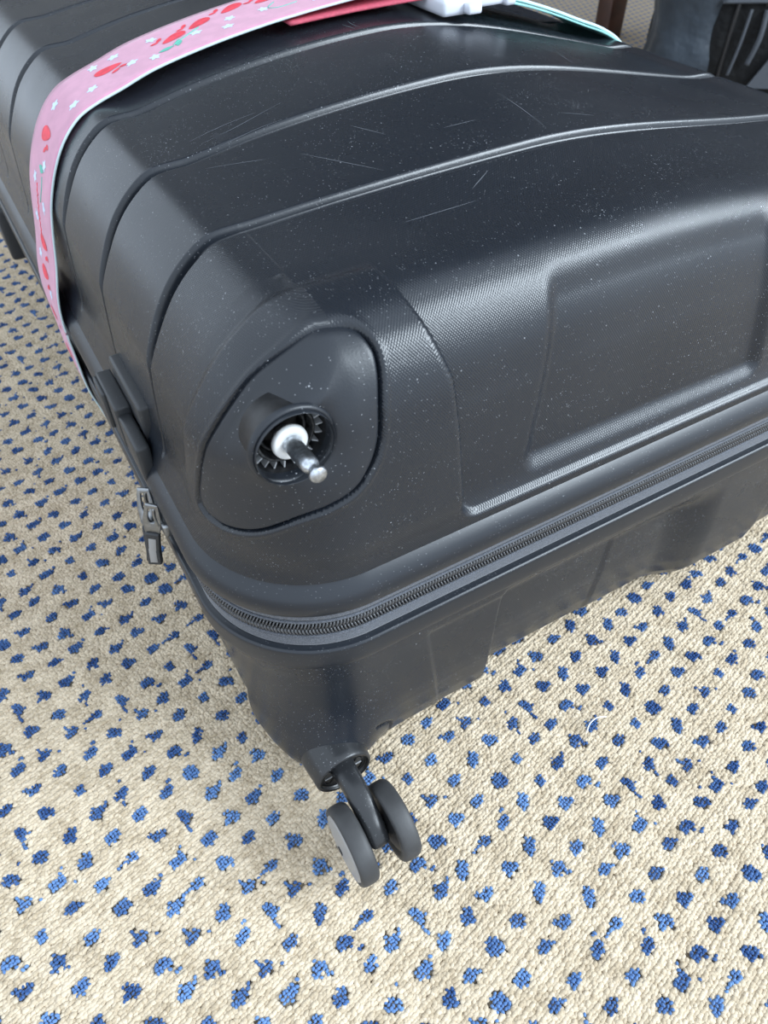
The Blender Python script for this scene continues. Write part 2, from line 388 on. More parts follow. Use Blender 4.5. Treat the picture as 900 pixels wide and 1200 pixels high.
# ---- lower shell: the same moulding turned over, plainer
ZL = lambda z: .1540 - (z - .227) * (.1440 / .131)
DFL = np.array([.0030, .0034, .0038, .0042, .0046, .0052, .0068, .0098, .0160, .0330, .0750])
def build_lower():
    K = np.interp(np.concatenate([np.arange(0, _arc[-1], .0017), [_arc[-1]]]), _arc, _kk); nk = len(K); t = tab(K)
    z = ZL(t[:, 0])[None]; dl = t[:, 1][None] * .62; df = np.interp(K, np.arange(11), DFL)[None]
    x = PS[:, 2:3] + PS[:, 0:1] * (RC - dl * (K < 9.999) - t[:, 1][None] * (K > 9.999))
    fade = 1 - sstep(.118, .150, z)
    rec = sstep(.170, .178, x + .0 * z) * (1 - sstep(.345, .392, x + (z - .02) * .12)) + .55 * sstep(.450, .470, x) * (1 - sstep(.500, .515, x))
    band = .0010 * sstep(.126, .130, x + (z - .05) * .15) * (1 - sstep(.138, .143, z)) * (x < W / 2)
    dy = df + .0125 * rec * fade + band
    y = PS[:, 3:4] + PS[:, 1:2] * (RC - dy)
    G = np.stack(np.broadcast_arrays(x, y, z), -1).copy(); N = normals(G, -1.0); N[:, -1] = (0, 0, -1)
    disp = np.zeros((nu, nk))
    # neck of the caster block swells towards the collar; seam of its cover
    R_ = np.hypot(G[..., 0] - .044, G[..., 2] - .050); nearF = (G[..., 1] < .06)
    disp += np.where(nearF, .020 * np.exp(-(R_ / .029)**2), 0)
    seam = np.abs(G[..., 0] - (.0888 - 60 * np.maximum(G[..., 2] - .048, 0)**2)); inz = (G[..., 2] > .004) & (G[..., 2] < .064)
    disp -= np.where(nearF & inz, .0040 * (1 - sstep(.0005, .0014, seam)), 0)
    hw = .0022; side = (np.abs(PS[:, 0]) > .999)[:, None]
    for r in RIBS: disp = np.where(side, np.minimum(disp, -.003 * (1 - sstep(.3, 1, np.abs(G[..., 1] - r) / .004)) * sstep(1.5, 3, K)[None]), disp)
    G += N * disp[..., None]
    I = np.arange(nu * nk).reshape(nu, nk); q = grid_quads(I, True); C = cap_index(I[:, -1], nu * nk)
    X, Y = np.meshgrid(XL, YL, indexing='ij')
    Z = ZL(.358) - .010 * np.clip(1 - ((Y - L/2) / (L/2 - RC))**2, 0, 1) * np.clip(1 - ((X - W/2) / (W/2 - RC))**2, 0, 1) + .003 * ribw(Y, .0052)
    cap = np.stack([X, Y, Z], -1)[1:-1, 1:-1].reshape(-1, 3)
    V = np.concatenate([G.reshape(-1, 3), cap]); q = np.concatenate([q, grid_quads(C)])
    U, Sg = np.meshgrid(arc_u, arc_of_k(K), indexing='ij'); uv = np.concatenate([np.stack([U, Sg], -1).reshape(-1, 2), cap[:, :2]])
    me = np_mesh('lower_shell', V, q, None, uv); weld(me); return me
link('lower_shell', build_lower(), M_LOWER, case)

# ---- frame, zipper tape and teeth swept round the plan
PSW = plan_samples(np.linspace(RC, W - RC, 60), np.linspace(RC, L - RC, 80), 48, 20)
def sweep(name, prof, mat, closed=True):
    prof = smooth_path(prof, 4, closed); d, z = prof[:, 0][None], prof[:, 1][None]
    P = np.stack(np.broadcast_arrays(PSW[:, 2:3] + PSW[:, 0:1] * (RC - d), PSW[:, 3:4] + PSW[:, 1:2] * (RC - d), z), -1)
    I = np.arange(P.shape[0] * P.shape[1]).reshape(P.shape[:2])
    if closed: I = np.concatenate([I, I[:, :1]], 1)
    me = np_mesh(name, P, grid_quads(I, True)); bm = bmesh.new(); bm.from_mesh(me); bmesh.ops.recalc_face_normals(bm, faces=bm.faces); bm.to_mesh(me); bm.free()
    return link(name, me, mat, case)
sweep('upper_frame', [(.0100, .2280), (.0082, .2290), (.0060, .2272), (.0028, .2238), (.0000, .2200), (-.0017, .2162), (-.0023, .2120), (-.0016, .2072), (.0006, .2047), (.0060, .2044), (.0090, .2120)], M_TRIM)
sweep('lower_frame', [(.0070, .1728), (.0012, .1728), (-.0004, .1722), (-.0012, .1700), (-.0012, .1600), (-.0004, .1555), (.0012, .1540), (.0060, .1532), (.0090, .1620)], M_TRIM)
sweep('zipper_tape', [(.0075, .2062), (.0034, .2050), (.0031, .1985), (.0036, .1968), (.0062, .1962), (.0062, .1818), (.0036, .1812), (.0031, .1795), (.0034, .1735), (.0075, .1722)], M_TAPE, False)
for zc in (.1953, .1827):
    n = len(PSW); P = np.stack([PSW[:, 2] + PSW[:, 0] * (RC - .0034), PSW[:, 3] + PSW[:, 1] * (RC - .0034), np.full(n, zc)], 1)
    link('zipper_cord', tube_mesh('zipper_cord', P, .0011, 6, True), M_TAPE, case)
def teeth():
    # arc-length walk along the left side, front-left corner and front
    path = []
    for y in np.linspace(.62, RC, 300): path.append((-1, 0, RC, y))
    for t in np.linspace(0, np.pi / 2, 80)[1:-1]: path.append((-math.cos(t), -math.sin(t), RC, RC))
    for x in np.linspace(RC, W - RC, 240): path.append((0, -1, x, RC))
    path = np.array(path); p = np.stack([path[:, 2] + path[:, 0] * RC, path[:, 3] + path[:, 1] * RC], 1)
    s = np.concatenate([[0], np.cumsum(np.hypot(*np.diff(p, axis=0).T))]); V, Q = [], []
    box = np.array([(-1,-1,-1),(1,-1,-1),(1,1,-1),(-1,1,-1),(-1,-1,1),(1,-1,1),(1,1,1),(-1,1,1)], float)
    fq = np.array([(0,3,2,1),(4,5,6,7),(0,1,5,4),(1,2,6,5),(2,3,7,6),(3,0,4,7)])
    k = 0
    for row, (zc, sl, off) in enumerate(((.1915, .35, 0), (.1866, -.35, .0010))):
        for si in np.arange(.002 + off, s[-1], .0020):
            c = np.array([np.interp(si, s, p[:, 0]), np.interp(si, s, p[:, 1])]); a = np.array([np.interp(si, s, path[:, 0]), np.interp(si, s, path[:, 1])]); a /= np.hypot(*a)
            t = np.array([-a[1], a[0]]); b = box.copy()
            top = np.where(b[:, 1] > 0, .62, 1.0)                      # rounded crown: outer face narrower
            tx = b[:, 0] * .00062 * top; oz = b[:, 2] * .0026 * top; out = -.0036 + b[:, 1] * .0015
            tx = tx + sl * oz
            xy = c[None] + t[None] * tx[:, None] + a[None] * out[:, None]
            V.append(np.column_stack([xy, zc + oz])); Q.append(fq + k); k += 8
    return np_mesh('zipper_teeth', np.concatenate(V), np.concatenate(Q))
link('zipper_teeth', teeth(), M_TOOTH, case, smooth=False)['kind'] = 'stuff'

# ---- caster cover with its open socket
HX, HZ, HY, HR = .0458, .3178, .0128, .0182
def build_cover():
    out = smooth_path(COVER_OUT, 9, True); cw = np.array([.0325, .3170]); n = len(out)
    ins = out + (cw - out) / np.linalg.norm(cw - out, axis=1)[:, None] * .0013
    T = np.concatenate([[0, .012, .03], np.linspace(.05, 1, 52)])
    wz = ins[:, None] + (cw - ins)[:, None] * (T * .80)[None, :, None]
    sf = lambda w_, z_: upper(*front_w(w_), k_of_z(z_))
    S_ = sf(wz[..., 0], wz[..., 1]); e = .0008
    nn = np.cross(sf(wz[..., 0] + e, wz[..., 1]) - sf(wz[..., 0] - e, wz[..., 1]), sf(wz[..., 0], wz[..., 1] + e) - sf(wz[..., 0], wz[..., 1] - e))
    nn /= np.linalg.norm(nn, axis=2)[..., None]; S_ = S_ + nn * .0024
    ang = np.unwrap(np.arctan2(S_[:, 0, 2] - HZ, S_[:, 0, 0] - HX))
    # even out: start from true 3-D direction round the hole
    rim = np.stack([HX + HR * np.cos(ang), np.full(n, HY), HZ + HR * np.sin(ang)], 1)
    b = sstep(.22, 1.0, T)[None, :, None]
    P = S_ * (1 - b) + rim[:, None] * b
    lip = -.0042 * np.exp(-((T - .93) / .075)**2)[None] - .0026 * np.exp(-((T - .55) / .2)**2)[None] * sstep(.1, 1, np.sin(ang - .35))[:, None]
    sink = .0055 * np.exp(-((T - .55) / .2)**2)[None] * sstep(.2, 1, np.cos(ang - 2.5))[:, None]
    edge = np.interp(T, [0, .012, .03, .05], [.005, .0012, .0005, .0002])[None]
    P[..., 1] += lip + sink + edge; P[..., 0] += .6 * edge * np.clip(-np.cos(ang), 0, 1)[:, None]
    I = np.arange(P.shape[0] * P.shape[1]).reshape(P.shape[:2]); me = np_mesh('caster_cover', P, grid_quads(I, True))
    bm = bmesh.new(); bm.from_mesh(me); bmesh.ops.recalc_face_normals(bm, faces=bm.faces); bm.to_mesh(me); bm.free(); return me
cover = link('caster_cover', build_cover(), M_COVER, case)
cover['label'] = 'smooth black corner plate around the empty caster socket'
link('socket_rim', lathe_mesh('socket_rim', [(HR + .0018, HY + .001), (HR + .0016, HY - .0008), (HR + .0006, HY - .0018), (HR - .0004, HY - .0014), (HR - .0008, HY), (HR - .0008, HY + .004)], 64, 'Y', (HX, 0, HZ)), M_COVER, cover)
link('socket_cup', lathe_mesh('socket_cup', [(HR - .0006, HY + .002), (HR - .0008, HY + .016), (HR - .002, HY + .017), (0, HY + .017)], 64, 'Y', (HX, 0, HZ)), M_DARK, cover)
for r0, y0 in ((.0138, HY + .0070), (.0110, HY + .0105)):
    link('socket_ring', lathe_mesh('socket_ring', [(r0, HY + .017), (r0, y0 + .0006), (r0 - .0004, y0), (r0 - .0011, y0), (r0 - .0014, y0 + .0006), (r0 - .0014, HY + .017)], 56, 'Y', (HX, 0, HZ)), M_DUSTY, cover)
bm = bmesh.new()
for i in range(22):
    a = 2 * math.pi * i / 22; Mx = Matrix.Translation((HX, 0, HZ)) @ Matrix.Rotation(-a, 4, 'Y')
    bm_box(bm, .0156, HY + .0115, 0, .0032, .009, .0006, Mx)
link('socket_fins', bm_mesh('socket_fins', bm), M_TICK, cover, smooth=False)
PIN = Matrix.Translation((HX + .0012, 0, HZ - .0012)) @ Matrix.Rotation(math.radians(-3), 4, 'X') @ Matrix.Rotation(math.radians(2), 4, 'Z')
pin = link('axle_pin', lathe_mesh('axle_pin', [(0, .0245), (.0046, .0245), (.0046, .019), (.0041, .0172), (.0040, .002), (.0039, -.0005), (.0034, -.0022), (.0024, -.0032), (.0023, -.0045), (.0034, -.0062), (.0038, -.0068), (.0037, -.0082), (.0033, -.0088), (0, -.0089)], 40), M_STEEL, case); pin.matrix_world = PIN
pin['label'] = 'bare silvery metal pin sticking out of the caster socket'
fl = link('pin_washer', lathe_mesh('pin_washer', [(.0040, .0160), (.0074, .0161), (.0081, .0167), (.0083, .0178), (.0081, .0190), (.0040, .0198), (.0040, .0160)], 48), M_NYLON, pin); fl['label'] = 'white nylon washer'

# ---- remaining caster: collar, fork, two wheels
CX, CZ = .0440, .0500
col_prof = [(.0212, .016), (.0212, .008), (.0210, .002), (.0206, -.002), (.0202, -.006), (.0200, -.0100), (.0190, -.0112), (.0180, -.0112), (.0176, -.0100), (.0174, -.0085), (.0168, -.0080), (.0158, -.0086), (.0150, -.0086), (0, -.0086)]
collar = link('caster_collar', lathe_mesh('caster_collar', col_prof, 64, 'Y', (CX, 0, CZ)), M_CAST, case)
for sgn in (-1, 1):
    pts = []
    for t in np.linspace(0, 2 * np.pi, 28, endpoint=False):
        r = .0052 + .0022 * math.cos(2 * t); pts.append((CX + sgn * .0108 + .0036 * math.cos(t), -.0090, CZ + .0078 * math.sin(t) * (1 - .1 * abs(math.cos(t)))))
    link('collar_pocket', tube_mesh('collar_pocket', pts, .0005, 6, True), M_DARK, collar)
    bm = bmesh.new(); bm_box(bm, CX + sgn * .0108, -.0090, CZ, .0052, .0006, .0007); link('collar_tick', bm_mesh('collar_tick', bm), M_TICK, collar, smooth=False)
WY, WZ, WR = -.0485, .0360, .0262
def build_fork():
    bm = bmesh.new(); path = smooth_path([(.004, CZ + .000), (-.010, CZ + .0005), (-.024, CZ + .0015), (-.036, CZ - .0015), (-.046, CZ - .0075), (-.0525, CZ - .0165)], 6)
    n = len(path); wid = np.interp(np.arange(n), [0, n * .25, n * .5, n - 1], [.0092, .0078, .0074, .0070]); thick = np.interp(np.arange(n), [0, n * .2, n * .6, n - 1], [.0130, .0095, .0085, .0105])
    T = np.gradient(path, axis=0); T /= np.linalg.norm(T, axis=1)[:, None]; Nn = np.stack([-T[:, 1], T[:, 0]], 1)
    seg = 16; V = []
    for i in range(n):
        for a in np.linspace(0, 2 * np.pi, seg, endpoint=False):
            c, s_ = math.cos(a), math.sin(a); cx = math.copysign(abs(c)**.55, c) * wid[i]; cn = math.copysign(abs(s_)**.55, s_) * thick[i]
            sc = 1 if i < n - 2 else (.86 if i == n - 2 else .55); q = path[i] + Nn[i] * (cn * sc * .8 - thick[i] * .35); V.append((CX + cx * sc, q[0], q[1]))
    I = np.arange(n * seg).reshape(n, seg); I = np.concatenate([I, I[:, :1]], 1); me = np_mesh('caster_fork', V, grid_quads(I)); bm.from_mesh(me)
    bmesh.ops.holes_fill(bm, edges=bm.edges, sides=40); return bm_mesh('caster_fork', bm)
link('caster_fork', build_fork(), M_CAST, case)
link('axle', lathe_mesh('axle', [(0, CX - .024), (.003, CX - .024), (.003, CX + .024), (0, CX + .024)], 20, 'X', (0, WY, WZ)), M_DARK, case)
for sgn in (-1, 1):
    x0, x1 = CX + sgn * .0088, CX + sgn * .0215     # inner and outer faces
    pr = [(.006, x0 + sgn * .002), (.0185, x0 + sgn * .0018), (.0205, x0), (.0242, x0), (.0256, x0 + sgn * .0012), (.0262, x0 + sgn * .0036), (.0263, (x0 + x1) / 2), (.0262, x1 - sgn * .0036), (.0256, x1 - sgn * .0012), (.0244, x1), (.0225, x1 - sgn * .0002), (.0218, x1 - sgn * .001), (.006, x1 - sgn * .0012)]
    wh = link('caster_wheel', lathe_mesh('caster_wheel', pr, 72, 'X', (0, WY, WZ)), M_TIRE, case)
    link('hub_cap', lathe_mesh('hub_cap', [(.0221, x1 - sgn * .0006), (.0214, x1 + sgn * .0005), (.0195, x1 + sgn * .0007), (.012, x1 + sgn * .0016), (.006, x1 + sgn * .0020), (0, x1 + sgn * .0021)], 56, 'X', (0, WY, WZ)), M_HUB, wh)
    link('wheel_core', lathe_mesh('wheel_core', [(.0188, x0 + sgn * .0016), (.010, x0 - sgn * .0010), (.005, x0 - sgn * .0022), (0, x0 - sgn * .0022)], 40, 'X', (0, WY, WZ)), M_DARK, wh)

# ---- latch over the side frame, zipper pulls, side foot
bm = bmesh.new(); bm_box(bm, .0125, .180, .2450, .0120, .062, .0270); link('side_latch_base', bm_mesh('side_latch_base', bm, .0022, 2), M_RUBBER, case)
bm = bmesh.new(); bm_box(bm, .0015, .196, .2300, .0100, .044, .0300); lat = link('side_latch', bm_mesh('side_latch', bm, .0016, 2), M_RUBBER, case)
bm = bmesh.new(); bm_box(bm, -.0042, .206, .2300, .0034, .022, .0270); link('latch_grip', bm_mesh('latch_grip', bm, .0014, 2), M_RUBBER, lat)
lat['label'] = 'matte grey rubber latch block on the side frame'
bm = bmesh.new(); bm_box(bm, .0015, .158, .2270, .0084, .040, .0260); link('latch_tail', bm_mesh('latch_tail', bm, .002, 2), M_RUBBER, lat)
def pull(y, lean, z0):
    """slider on the teeth with a long flat pull and a moulded grip"""
    bm = bmesh.new(); bm_box(bm, -.0008, y, .189, .0060, .0110, .0095); sl = link('zipper_slider', bm_mesh('zipper_slider', bm, .0016, 2), M_GUN, case)
    ring = [( -.0040 + .0034 * math.cos(t) * .5, y, .1990 + .0075 * math.sin(t)) for t in np.linspace(0, 2 * np.pi, 20, endpoint=False)]
    link('slider_loop', tube_mesh('slider_loop', ring, .0010, 8, True), M_GUN, sl)
    Mx = Matrix.Translation((-.0050, y, .2100)) @ Matrix.Rotation(math.radians(lean), 4, 'X') @ Matrix.Rotation(math.radians(9), 4, 'Y') @ Matrix.Rotation(math.radians(58), 4, 'Z') @ Matrix.Scale(1.10, 4)
    # frame link: flat plate with a slot
    outl = [(-.0034, .000), (-.0040, -.004), (-.0050, -.012), (-.0044, -.022), (-.0030, -.026), (.0030, -.026), (.0044, -.022), (.0050, -.012), (.0040, -.004), (.0034, .000)]
    inn = [(-.0016, -.003), (-.0020, -.0055), (-.0021, -.011), (-.0016, -.014), (-.0008, -.015), (.0008, -.015), (.0016, -.014), (.0021, -.011), (.0020, -.0055), (.0016, -.003)]
    bm = bmesh.new(); n = len(outl)
    vv = [[bm.verts.new(Mx @ Vector((sx * .0009, a, b))) for a, b in loop] for sx in (-1, 1) for loop in (outl, inn)]
    o0, i0, o1, i1 = vv
    for k in range(n):
        j = (k + 1) % n
        bm.faces.new((o0[k], o0[j], i0[j], i0[k])); bm.faces.new((o1[k], i1[k], i1[j], o1[j])); bm.faces.new((o0[k], o1[k], o1[j], o0[j])); bm.faces.new((i0[k], i0[j], i1[j], i1[k]))
    link('pull_plate', bm_mesh('pull_plate', bm, .0003, 1), M_GUN, sl)
    bm = bmesh.new(); bm_box(bm, 0, 0, -.0365, .0042, .0082, .0260, Mx); link('pull_grip', bm_mesh('pull_grip', bm, .0014, 2), M_RUBBER, sl)
    bm = bmesh.new(); bm_box(bm, -.0022, 0, -.0375, .0006, .0042, .0200, Mx); link('grip_inlay', bm_mesh('grip_inlay', bm, .0002, 1), M_HUB, sl)
pull(.124, 8, .19); pull(.140, -14, .19)
def build_foot():
    bm = bmesh.new(); bm_box(bm, .001, .762, .122, .020, .070, .062); return bm_mesh('side_foot', bm, .005, 3)
link('side_foot', build_foot(), M_RUBBER, case)

# ---- scratches in the lid: thin pale films on the surface
M_SCR = simple('pale_scratch', (.085, .092, .105), .7)
SCR = [[(.0952,.2282),(.1161,.2308),(.1509,.2405)],[(.0900,.2370),(.1113,.2389),(.1335,.2392)],[(.1010,.2163),(.1248,.2198),(.1424,.2201)],[(.1319,.1783),(.1468,.1567),(.1616,.1370)],[(.0847,.1985),(.1057,.1881),(.1149,.1837)],[(.2684,.1826),(.2695,.1608),(.2687,.1368)],[(.1924,.1002),(.2107,.1119)],[(.2439,.3300),(.2434,.3220),(.2452,.3141)],[(.2373,.3260),(.2390,.3190),(.2407,.3120)],[(.1413,.5214),(.1334,.4958)],[(.3681,.2513),(.3622,.2230)],[(.2145,.1610),(.2376,.1606)],[(.1430,.0885),(.1890,.0899)],[(.3000,.2600),(.3060,.2400),(.3080,.2280)],[(.1700,.1900),(.1820,.1700)],[(.2900,.1500),(.3100,.1420)]]
for l in SCR:
    p = smooth_path(l, 10); T_ = np.gradient(p, axis=0); T_ /= np.linalg.norm(T_, axis=1)[:, None]; nn = np.stack([-T_[:, 1], T_[:, 0]], 1)
    hw_ = .00028 * np.sin(np.linspace(.12, np.pi - .12, len(p)))[:, None]; V = []
    for q in (p - nn * hw_, p + nn * hw_): V.append(np.column_stack([q, zdome(q[:, 0], q[:, 1]) + .00012]))
    I = np.arange(2 * len(p)).reshape(2, len(p)); link('scratch', np_mesh('scratch', np.concatenate(V), grid_quads(I)), M_SCR, up)
# ================================================================= LUGGAGE STRAP
M_PINK = simple('pink_printed_webbing', (.56, .265, .375), .7, noise=(90, .06), bump=(1400, .0001), sheen=.2)
M_EDGE = simple('pale_webbing_edge', (.52, .64, .66), .75, bump=(1500, .0002))
M_HOT = simple('hot_pink_webbing', (.46, .07, .11), .75, noise=(500, .12), bump=(1500, .0002))
M_TEAL = simple('teal_webbing', (.28, .62, .60), .75, noise=(500, .1), bump=(1500, .0002))
M_RED = simple('red_print', (.74, .06, .09), .65, noise=(200, .15))
M_BLUEP = simple('pale_blue_print', (.58, .72, .88), .65)
M_GREEN = simple('green_print', (.12, .45, .36), .65)
M_LILAC = simple('lilac_grey_underlayer', (.42, .38, .46), .6)
M_WHITE = simple('white_buckle_plastic', (.62, .64, .70), .35)
M_LAV = simple('lavender_plastic', (.52, .52, .78), .4)
strap = tag(empty('luggage_strap', (.27, .3650, 0)), 'pink luggage belt printed with red berries, wrapped across the black suitcase', 'strap')
SX0, SY0 = .27, .3650
def spart(name, me, mat, parent=strap, smooth=True):
    o = link(name, me, mat, parent, smooth)
    if parent is strap: o.matrix_parent_inverse = Matrix.Translation((-SX0, -SY0, 0))
    return o
SP = smooth_path([(.075, .002), (.045, .012), (.026, .040), (.010, .085), (.002, .130), (-.0032, .158), (-.0040, .190), (-.0042, .218), (-.0015, .238), (.0050, .262), (.0108, .288), (.0160, .306), (.0250, .3255), (.0355, .3410), (.0480, .3525), (.0620, .3590), (.080, .3648), (.105, .3730), (.145, .3815), (.190, .3885), (.235, .3935), (.275, .3965), (.305, .3965)], 8)
SPT = np.concatenate([[0], np.cumsum(np.hypot(*np.diff(SP, axis=0).T))])
SN = np.gradient(SP, axis=0); SN /= np.linalg.norm(SN, axis=1)[:, None]; SN = np.stack([-SN[:, 1], SN[:, 0]], 1)   # outward
HWID = .0325
def sp_at(t, w, off):
    """strap coordinates (distance along, across, height) -> world"""
    t = np.asarray(t, float); x = np.interp(t, SPT, SP[:, 0]); z = np.interp(t, SPT, SP[:, 1]); nx_ = np.interp(t, SPT, SN[:, 0]); nz_ = np.interp(t, SPT, SN[:, 1])
    return np.stack(np.broadcast_arrays(x + nx_ * off, SY0 + np.asarray(w, float), z + nz_ * off), -1)
def band(name, path, y0, y1, thick, mat, parent=strap, nw=10, sag=0.0):
    T = np.gradient(path, axis=0); T /= np.linalg.norm(T, axis=1)[:, None]; N = np.stack([-T[:, 1], T[:, 0]], 1); n = len(path)
    ww = np.linspace(0, 1, nw); V = []
    for lay in (1, -1):
        off = lay * thick / 2 + sag * (1 - (2 * ww - 1)**2)
        P = np.stack([path[:, None, 0] + N[:, None, 0] * off, np.broadcast_to(y0 + (y1 - y0) * ww, (n, nw)), path[:, None, 1] + N[:, None, 1] * off], -1); V.append(P)
    # loop round the section
    P = np.concatenate([V[0], V[1][:, ::-1]], 1); m = P.shape[1]
    I = np.arange(n * m).reshape(n, m); I = np.concatenate([I, I[:, :1]], 1); me = np_mesh(name, P, grid_quads(I))
    bm = bmesh.new(); bm.from_mesh(me); bmesh.ops.holes_fill(bm, edges=bm.edges, sides=60); bmesh.ops.recalc_face_normals(bm, faces=bm.faces); bm.to_mesh(me); bm.free()
    return spart(name, me, mat, parent)
band('strap_band', SP, SY0 - HWID, SY0 + HWID, .0016, M_PINK, nw=12)
for s_, m_ in ((-1, M_EDGE), (1, M_PINK)):
    P = sp_at(SPT, s_ * HWID, 0); spart('strap_edging', tube_mesh('strap_edging', P, .0009, 6), m_)
i0 = int(np.searchsorted(SP[:, 0], .05)) if False else int(np.argmin(np.hypot(SP[:, 0] - .055, SP[:, 1] - .356)))
sub = SP[i0:i0 + 60]; band('strap_underlayer', np.column_stack([sub[:, 0], sub[:, 1] - .0016]), SY0 + HWID - .004, SY0 + HWID + .005, .0012, M_LILAC, nw=4)
hp = smooth_path([(.200, .3862), (.250, .3885), (.300, .3895), (.335, .3890)], 8); band('strap_tail', hp, SY0 - HWID - .0035, SY0 + HWID - .006, .0016, M_HOT, nw=8)
rp = smooth_path([(.355, .3865), (.390, .3800), (.425, .3700), (.460, .3580), (.490, .3475), (.514, .3340), (.532, .3120), (.546, .2820), (.552, .2560), (.5635, .2250), (.5640, .1700), (.558, .1200), (.540, .06), (.51, .012), (.46, .004)], 6)
band('strap_return', rp, SY0 - HWID, SY0 + HWID, .0016, M_PINK, nw=10)
rt = rp[:40]; band('strap_lining', np.column_stack([rt[:, 0] - .001, rt[:, 1] - .0022]), SY0 - HWID - .007, SY0 + HWID - .002, .0014, M_TEAL, nw=8)
P = np.column_stack([rp[:, 0], np.full(len(rp), SY0 - HWID), rp[:, 1]]); spart('strap_edging', tube_mesh('strap_edging', P, .0012, 6), M_EDGE)
# printed motifs, thin films that follow the belt
def t_at(x, z): return float(SPT[np.argmin(np.hypot(SP[:, 0] - x, SP[:, 1] - z))])
def film(name, loops, mat, off=.00105):
    V, Fc = [], []
    for lp in loops:
        k = len(V); c = np.mean(lp, 0); ring = np.array(lp); mid = (ring + c) / 2; n = len(ring)
        V += [tuple(p) for p in sp_at(ring[:, 0], ring[:, 1], off)] + [tuple(p) for p in sp_at(mid[:, 0], mid[:, 1], off)] + [tuple(sp_at(c[0], c[1], off))]
        for i in range(n):
            j = (i + 1) % n; Fc += [(k + i, k + j, k + n + j), (k + i, k + n + j, k + n + i), (k + n + i, k + n + j, k + 2 * n)]
    me = np_mesh(name, np.array(V), None, Fc); return spart(name, me, mat)
def blob(t, w, a, b, rot, fn=lambda u: 1.0, n=22):
    out = []
    for u in np.linspace(0, 2 * np.pi, n, endpoint=False):
        r = fn(u); x, y = a * r * math.cos(u), b * r * math.sin(u); out.append((t + x * math.cos(rot) - y * math.sin(rot), w + x * math.sin(rot) + y * math.cos(rot)))
    return out
berry = lambda u: 1 - .28 * (1 - math.cos(u)) * abs(math.sin(u)) - .12 * math.cos(u)
flower5 = lambda u: .78 + .22 * math.cos(5 * u)
T0 = t_at(.062, .3585)     # top of the left shoulder
reds = [(T0 + .020, .006, 2.9), (T0 - .040, .004, 1.7), (T0 + .072, .004, .4), (T0 + .094, .012, .5), (T0 + .122, .020, .5), (T0 + .148, .016, .3), (T0 - .115, .002, 1.5), (T0 - .138, .003, 1.6), (T0 - .172, .004, 1.6), (T0 - .205, .0, 1.4)]
for t, w, ro in reds:
    film('berry_print', [blob(t, w, .0105, .0068, ro, berry)], M_RED)
    film('bow_print', [blob(t + .012 * math.cos(ro + 2.2), w + .010 * math.sin(ro + 2.2), .0035, .0016, ro + .5), blob(t + .015 * math.cos(ro + 2.6), w + .012 * math.sin(ro + 2.6), .0030, .0014, ro - .3)], M_RED)
flw = [(T0 + .036, -.006), (T0 + .004, -.010), (T0 + .050, -.016), (T0 + .058, .016), (T0 + .030, .020), (T0 - .012, -.014), (T0 - .022, .012), (T0 - .058, -.008), (T0 - .072, .014), (T0 + .085, -.004), (T0 + .112, .000), (T0 + .136, -.004), (T0 + .160, .002), (T0 + .172, -.014), (T0 - .085, -.012), (T0 - .100, .016), (T0 - .128, .016), (T0 - .150, -.010), (T0 + .105, -.014), (T0 + .180, .018), (T0 + .014, .022)]
for i, (t, w) in enumerate(flw): film('flower_print', [blob(t, w, .0050, .0042, i * .7, flower5)], M_BLUEP, .00095)
for t, w, ro in [(T0 + .060, -.012, .1), (T0 + .070, -.009, 1.2), (T0 - .062, -.002, 1.5)]: film('leaf_print', [blob(t, w, .0062, .0027, ro, lambda u: 1 - .2 * abs(math.sin(2 * u)))], M_GREEN)
def stroke(name, tw, mat, rad=.00045):
    tw = smooth_path(tw, 5); P = sp_at(tw[:, 0], tw[:, 1], .0009); return spart(name, tube_mesh(name, P, rad, 5), mat)
stroke('stem_print', [(T0 + .066, -.010), (T0 + .076, -.004), (T0 + .090, .004)], M_GREEN); stroke('stem_print', [(T0 - .066, -.006), (T0 - .074, -.007), (T0 - .084, -.003)], M_GREEN)
stroke('outline_print', [(T0 + .148, .004), (T0 + .140, -.004), (T0 + .146, -.010), (T0 + .160, -.009)], M_GREEN, .00035)
def script(t, w, dirn, n):   # small red cursive line, too small to read
    pts = []
    for i in range(n * 4):
        u = i / 4; pts.append((t + dirn * u * .0042, w + .0013 * math.sin(i * 1.57) + (.0012 if i % 8 == 3 else 0)))
    stroke('script_print', pts, M_RED, .00035)
script(T0 + .168, .004, 1, 7); script(T0 - .074, .006, -1, 9)
# buckle
BKX, BKY, BKZ = .338, SY0 - .017, .3865
def bpart(name, mat, boxes, bevel, parent):
    bm = bmesh.new()
    for b in boxes: bm_box(bm, *b)
    o = link(name, bm_mesh(name, bm, bevel, 2), mat, parent)
    if parent is strap: o.matrix_parent_inverse = Matrix.Translation((-SX0, -SY0, 0))
    return o
bk = bpart('buckle', M_WHITE, [(BKX - .012, BKY, BKZ, .034, .082, .011)], .003, strap); bk['label'] = 'white plastic side-release buckle'
bpart('buckle_prong', M_WHITE, [(BKX + .020, BKY - .026, BKZ, .030, .016, .009)], .0025, bk); bpart('buckle_prong', M_WHITE, [(BKX + .020, BKY + .026, BKZ, .030, .016, .009)], .0025, bk)
bpart('buckle_tongue', M_LAV, [(BKX + .016, BKY, BKZ, .026, .026, .008)], .002, bk)
bpart('buckle_bar', M_WHITE, [(BKX + .034, BKY, BKZ - .001, .010, .074, .009)], .0025, bk)
bpart('buckle_tab', M_WHITE, [(BKX - .006, BKY - .044, BKZ - .001, .012, .008, .007)], .002, bk)

